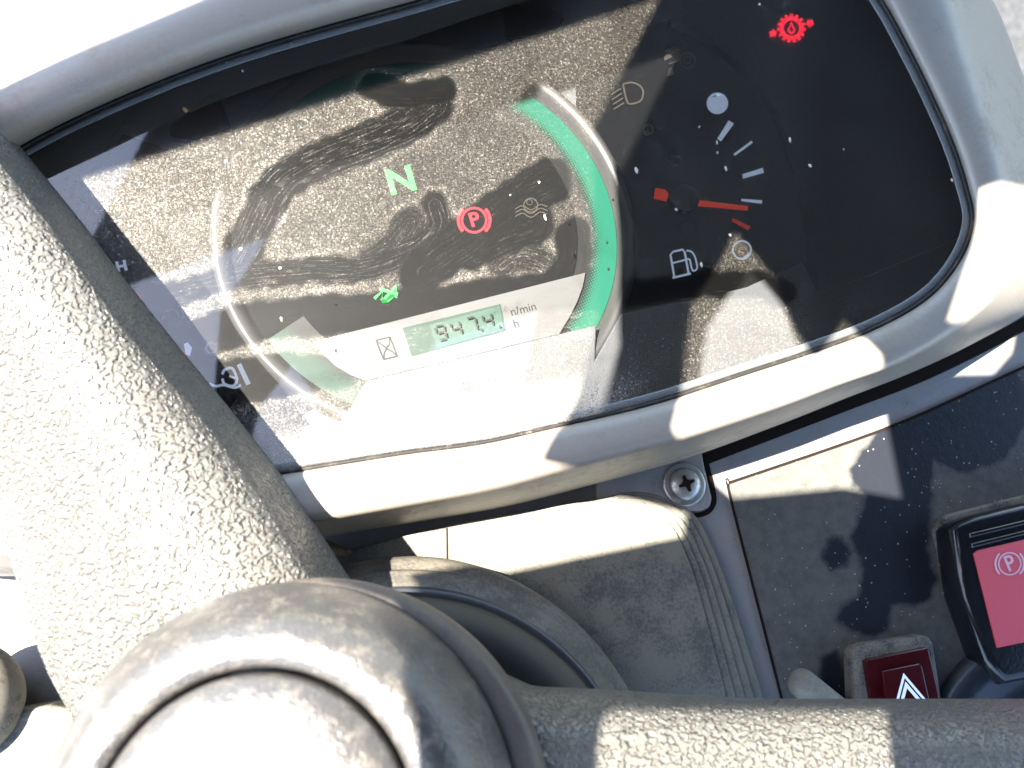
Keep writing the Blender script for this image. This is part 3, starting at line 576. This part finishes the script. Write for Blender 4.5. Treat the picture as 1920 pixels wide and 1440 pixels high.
# ------------------------------------------------------------------ steering column cover
CV = empty('steering_column_cover', tuple(un(1100, 1120, -20)), 'dusty grey moulded column cover with stepped ridges along its right edge', 'column cover')
for k in range(5):
    f = k/4; e = lambda a, b: (a[0]*(1-f)+b[0]*f, a[1]*(1-f)+b[1]*f)
    P = [(330, 1700), (420, 1150), (560, 1060), (660, 1030), (840, 985), (1000, 957), (1105, 940)]
    R_ = [((1180, 945), (1180, 922)), ((1225, 957), (1240, 930)), ((1262, 988), (1300, 962)), ((1285, 1035), (1338, 1030)), ((1310, 1105), (1372, 1120)), ((1358, 1290), (1428, 1295)), ((1460, 1690), (1530, 1690))]
    pts = P + [e(a, b) for a, b in R_]
    pts = [tuple(q) for q in spline(pts[2:-1], 4, False)]; pts = [(330, 1700)] + pts + [e(*R_[-1])]
    shape('cover_top' if k == 0 else 'ridge', [W(pts, -2-1.9*k)], -2-1.9*k-3.2, -2-1.9*k, MT['cover'], CV, bevel=.5)
stroke('seam', [(838, 990), (839, 1070), (845, 1200)], 3, -1.98, MT['groove'], CV)

# ------------------------------------------------------------------ steering wheel
AX = Vector((-.17, .06, .98)).normalized()
HC = Vector(un(520, 1554, 70)); COLC = Vector(un(752, 1580, 22))
CO = empty('column_collar', tuple(COLC), 'black dished column collar with dusty rings behind the wheel hub', 'column collar')
A2 = Vector((-.05, -.05, 1)).normalized()
lathe('dish', [(20, -6), (50, -4), (56, -1), (59.5, 2)], COLC, A2, MT['dish'], CO)
lathe('lip', [(59.5, 2), (60.5, 3.2), (61.8, 3.2), (62.6, 2.0), (62.8, 0)], COLC, A2, MT['lip'], CO)
lathe('skirt', [(62.8, 0), (63.5, -1), (66.5, -4), (67, -5), (66.6, -5.6), (67.4, -6.2), (69.5, -9), (70.4, -12), (70.6, -40)], COLC, A2, MT['skirt'], CO)
for (x, y, q) in ((938, 1163, 1.0), (923, 1166, .6), (923, 1180, .6)):
    p = un(x, y, 21); lathe('paint_spot', [(0, .5), (q*.6, .42), (q, .1), (q, -1.5)], (p[0], p[1], .021), A2, MT['fleck'], CO, 12)
SW = empty('steering_wheel', tuple(HC), 'black grained steering wheel with round hub and two spokes in front of the dash', 'steering wheel')
lathe('hub', [(30.4, 10), (30.6, 17), (31.4, 18.2), (33, 18.8), (36.2, 18.6), (38.5, 17.4), (41.5, 14), (44.5, 9), (46.5, 4.5), (47.4, 1.5), (47.6, .2), (47.0, -.8)], HC, AX, MT['hub'], SW, 128)
lathe('center_cap', [(0, 23.0), (10, 22.9), (20, 22.2), (26, 20.8), (28.4, 19.6), (29.4, 18.2), (29.7, 16), (29.7, 8)], HC, AX, MT['hub'], SW, 128)
lathe('flange', [(44, -1.6), (47.4, -1.2), (49, -1.8), (50, -3.4), (50.6, -6), (50.6, -12), (49.5, -30)], HC+Vector((.0042, -.0015, 0)), AX, MT['flange'], SW, 128)
# left spoke: cross-section lines running up and to the left
Re = [(700, 1140), (650, 1075), (560, 935), (450, 790), (345, 662), (255, 550), (140, 400), (45, 283), (-70, 140), (-160, 30)]
Te = [(575, 1110), (530, 1040), (462, 950), (380, 842), (285, 722), (196, 600), (96, 455), (-5, 325), (-110, 185), (-200, 75)]
Rs = spline(Re, 6, False); Ts = spline(Te, 6, False); secs = []
for r_, t2 in zip(Rs, Ts):
    per = np.array([-.80, .60])*(1+.42*float(sst(600, 1050, np.array(t2[1])))); q = []
    for p, z in ((r_+per*6, 26), (r_, 28), (r_*.92+t2*.08, 34), (r_*.55+t2*.45, 48), (r_*.18+t2*.82, 58.5), (t2+np.array([-.8, .6])*14, 61.5), (t2+per*70, 63), (t2+per*130, 62), (t2+per*190, 59), (t2+per*250, 54), (t2+per*310, 46), (t2+per*350, 36), (t2+per*350, 30)):
        q.append(un(p[0], p[1], z))
    secs.append(q)
sp1 = loft('spoke', secs, MT['leather'], SW, closed_u=False); tag(sp1, 'spoke running up to the left, grained')
secs = []
for x in np.linspace(930, 2200, 60):
    yt = 1286 + 24*sst(940, 1500, np.array(x)) - 26*sst(1010, 930, np.array(x)); q = []
    for dy, z in ((8, 30), (0, 40), (6, 48), (20, 56), (42, 62), (75, 66.5), (120, 69), (190, 70), (260, 68), (310, 62), (330, 50), (325, 36)):
        q.append(un(x, yt+dy, z))
    secs.append(q)
sp2 = loft('spoke', secs, MT['leather'], SW, closed_u=False); tag(sp2, 'spoke running to the right along the bottom')

# ------------------------------------------------------------------ switches and levers
HZ = empty('hazard_switch', tuple(un(1690, 1260, PZ)), 'dark red hazard switch with white triangle in a dusty rubber frame', 'switch')
hp = [(1600, 1222), (1608, 1212), (1625, 1206), (1730, 1190), (1746, 1194), (1754, 1206), (1772, 1330), (1778, 1400), (1625, 1410), (1604, 1310)]
shape('switch_frame', [W(hp, -8)], PZ, -8, MT['rubber'], HZ, bevel=2.2)
shape('switch_lens', [W([(1624, 1240), (1630, 1236), (1738, 1214), (1743, 1217), (1762, 1300), (1772, 1380), (1648, 1390)], -5.5)], -9, -5.5, MT['redlens'], HZ, bevel=.7)
bt = shape('switch_button', [W([(1655, 1258), (1724, 1244), (1730, 1248), (1746, 1320), (1750, 1370), (1668, 1380)], -3.6)], -6, -3.6, MT['redlens'], HZ, bevel=.6)
tri = lambda s, dy=0: [(1696+dy*.2, 1262+34*(1-s)+dy), (1696+46*s+5, 1262+34+38*s), (1696-24*s-2, 1262+34+46*s)]
T1 = [(1694, 1262), (1752, 1330), (1672, 1345)]
def shrink(T, k):
    c_ = np.mean(np.array(T), 0); return [tuple(c_+(np.array(p)-c_)*k) for p in T]
joinm('warning_triangle', [shape('w', [W(T1, -3.5), W(shrink(T1, .82), -3.5)], -3.55, -3.45, MT['white'], bt), shape('w', [W(shrink(T1, .68), -3.5), W(shrink(T1, .44), -3.5)], -3.55, -3.45, MT['white'], bt)], bt)
WL = empty('parking_brake_switch', tuple(un(1880, 1100, PZ)), 'glossy black switch with bright red panel and parking brake symbol at the right edge', 'switch')
base = [(1752, 992), (1762, 972), (1785, 962), (1920, 928), (2120, 880), (2200, 1250), (1880, 1300), (1830, 1250), (1790, 1130)]
shape('switch_frame', [W(base, PZ+3)], PZ, PZ+2.6, MT['rubber'], WL, bevel=1.0)
top_ = [(1786, 992), (1800, 978), (1830, 966), (1920, 944), (2120, 905), (2190, 1230), (1885, 1285), (1850, 1240), (1806, 1120)]
shape('switch_body', [W(top_, -4)], PZ, -4, MT['gloss'], WL, bevel=3.0, smooth=True)
for dy in (0, 19):
    shape('rib', [W([(1818+dy*.2, 1000+dy), (1935, 972+dy), (2060, 945+dy), (2060, 954+dy), (1935, 981+dy), (1820+dy*.2, 1009+dy)], -3)], -4.4, -3.0, MT['gloss'], WL, bevel=.5)
rp = shape('red_panel', [W([(1828, 1038), (1834, 1032), (2080, 975), (2120, 1165), (1872, 1215)], -3)], -4.5, -3.2, MT['pink'], WL, bevel=.4)
park(1893, 1057, 22, 2.6, -3.15, MT['pinkp'], rp, 'parking_brake_symbol', 25)
def capsule(name, a, b, r0, r1, mat, label, cat, extra=None):
    a, b = Vector(a), Vector(b); ax = (b-a); L_ = ax.length*1000
    o = lathe(name, [(0, r0)] + [(r0*math.sin(math.radians(q)), r0*math.cos(math.radians(q))) for q in (15, 30, 45, 60, 75, 90)] + [(r1, -L_), (r1, -L_-1)], a, -ax, mat, None, 40)
    return tag(o, label, cat)
capsule('lever_tip', un(1505, 1282, -6), un(1640, 1395, -10), 4.6, 5.2, MT['stalk'], 'small grey rounded lever tip between the column cover and the red hazard switch', 'lever')
k0 = capsule('column_stalk', un(651, 1036, 0), un(575, 1018, -4), 1.2, 3.2, MT['brown'], 'short brown ribbed stalk tip poking out right of the left spoke', 'lever')
c = un(2080, 1502, 6); r_ = 316*mmpx(2010, 1480, 12)*1000
kn = lathe('round_lever_knob', [(0, -3), (r_*.60, -3), (r_*.70, -1), (r_*.78, 3), (r_*.86, 5), (r_*.93, 4), (r_*.98, 0), (r_, -6), (r_*.97, -16), (r_*.6, -26), (r_*.3, -45)], c, (-.35, .25, .9), MT['knob'], None, 96)  # knob of a lever with a short neck, no lever arm built
tag(kn, 'dark glossy round lever knob at the lower right corner behind the spoke', 'knob')
c = un(-75, 1318, 5); r_ = 118*mmpx(0, 1310, 5)*1000
kn2 = lathe('domed_lever_knob', [(0, r_*.8)] + [(r_*math.sin(math.radians(q)), r_*.8*math.cos(math.radians(q))) for q in range(12, 100, 8)] + [(r_*.7, -12), (r_*.4, -38)], c, (.1, .1, 1), MT['rubber'], None, 64)  # only the domed knob and its neck, the lever is not built
tag(kn2, 'grey-brown domed lever knob cut off by the left edge', 'knob')
lg = shape('side_console', [W([(-300, 1372), (0, 1338), (92, 1322), (140, 1330), (170, 1600), (-300, 1650)], 4)], PZ, 4, MT['cover'], None, bevel=2)
tag(lg, 'dusty grey side console in the lower left corner beside the hub', 'console')
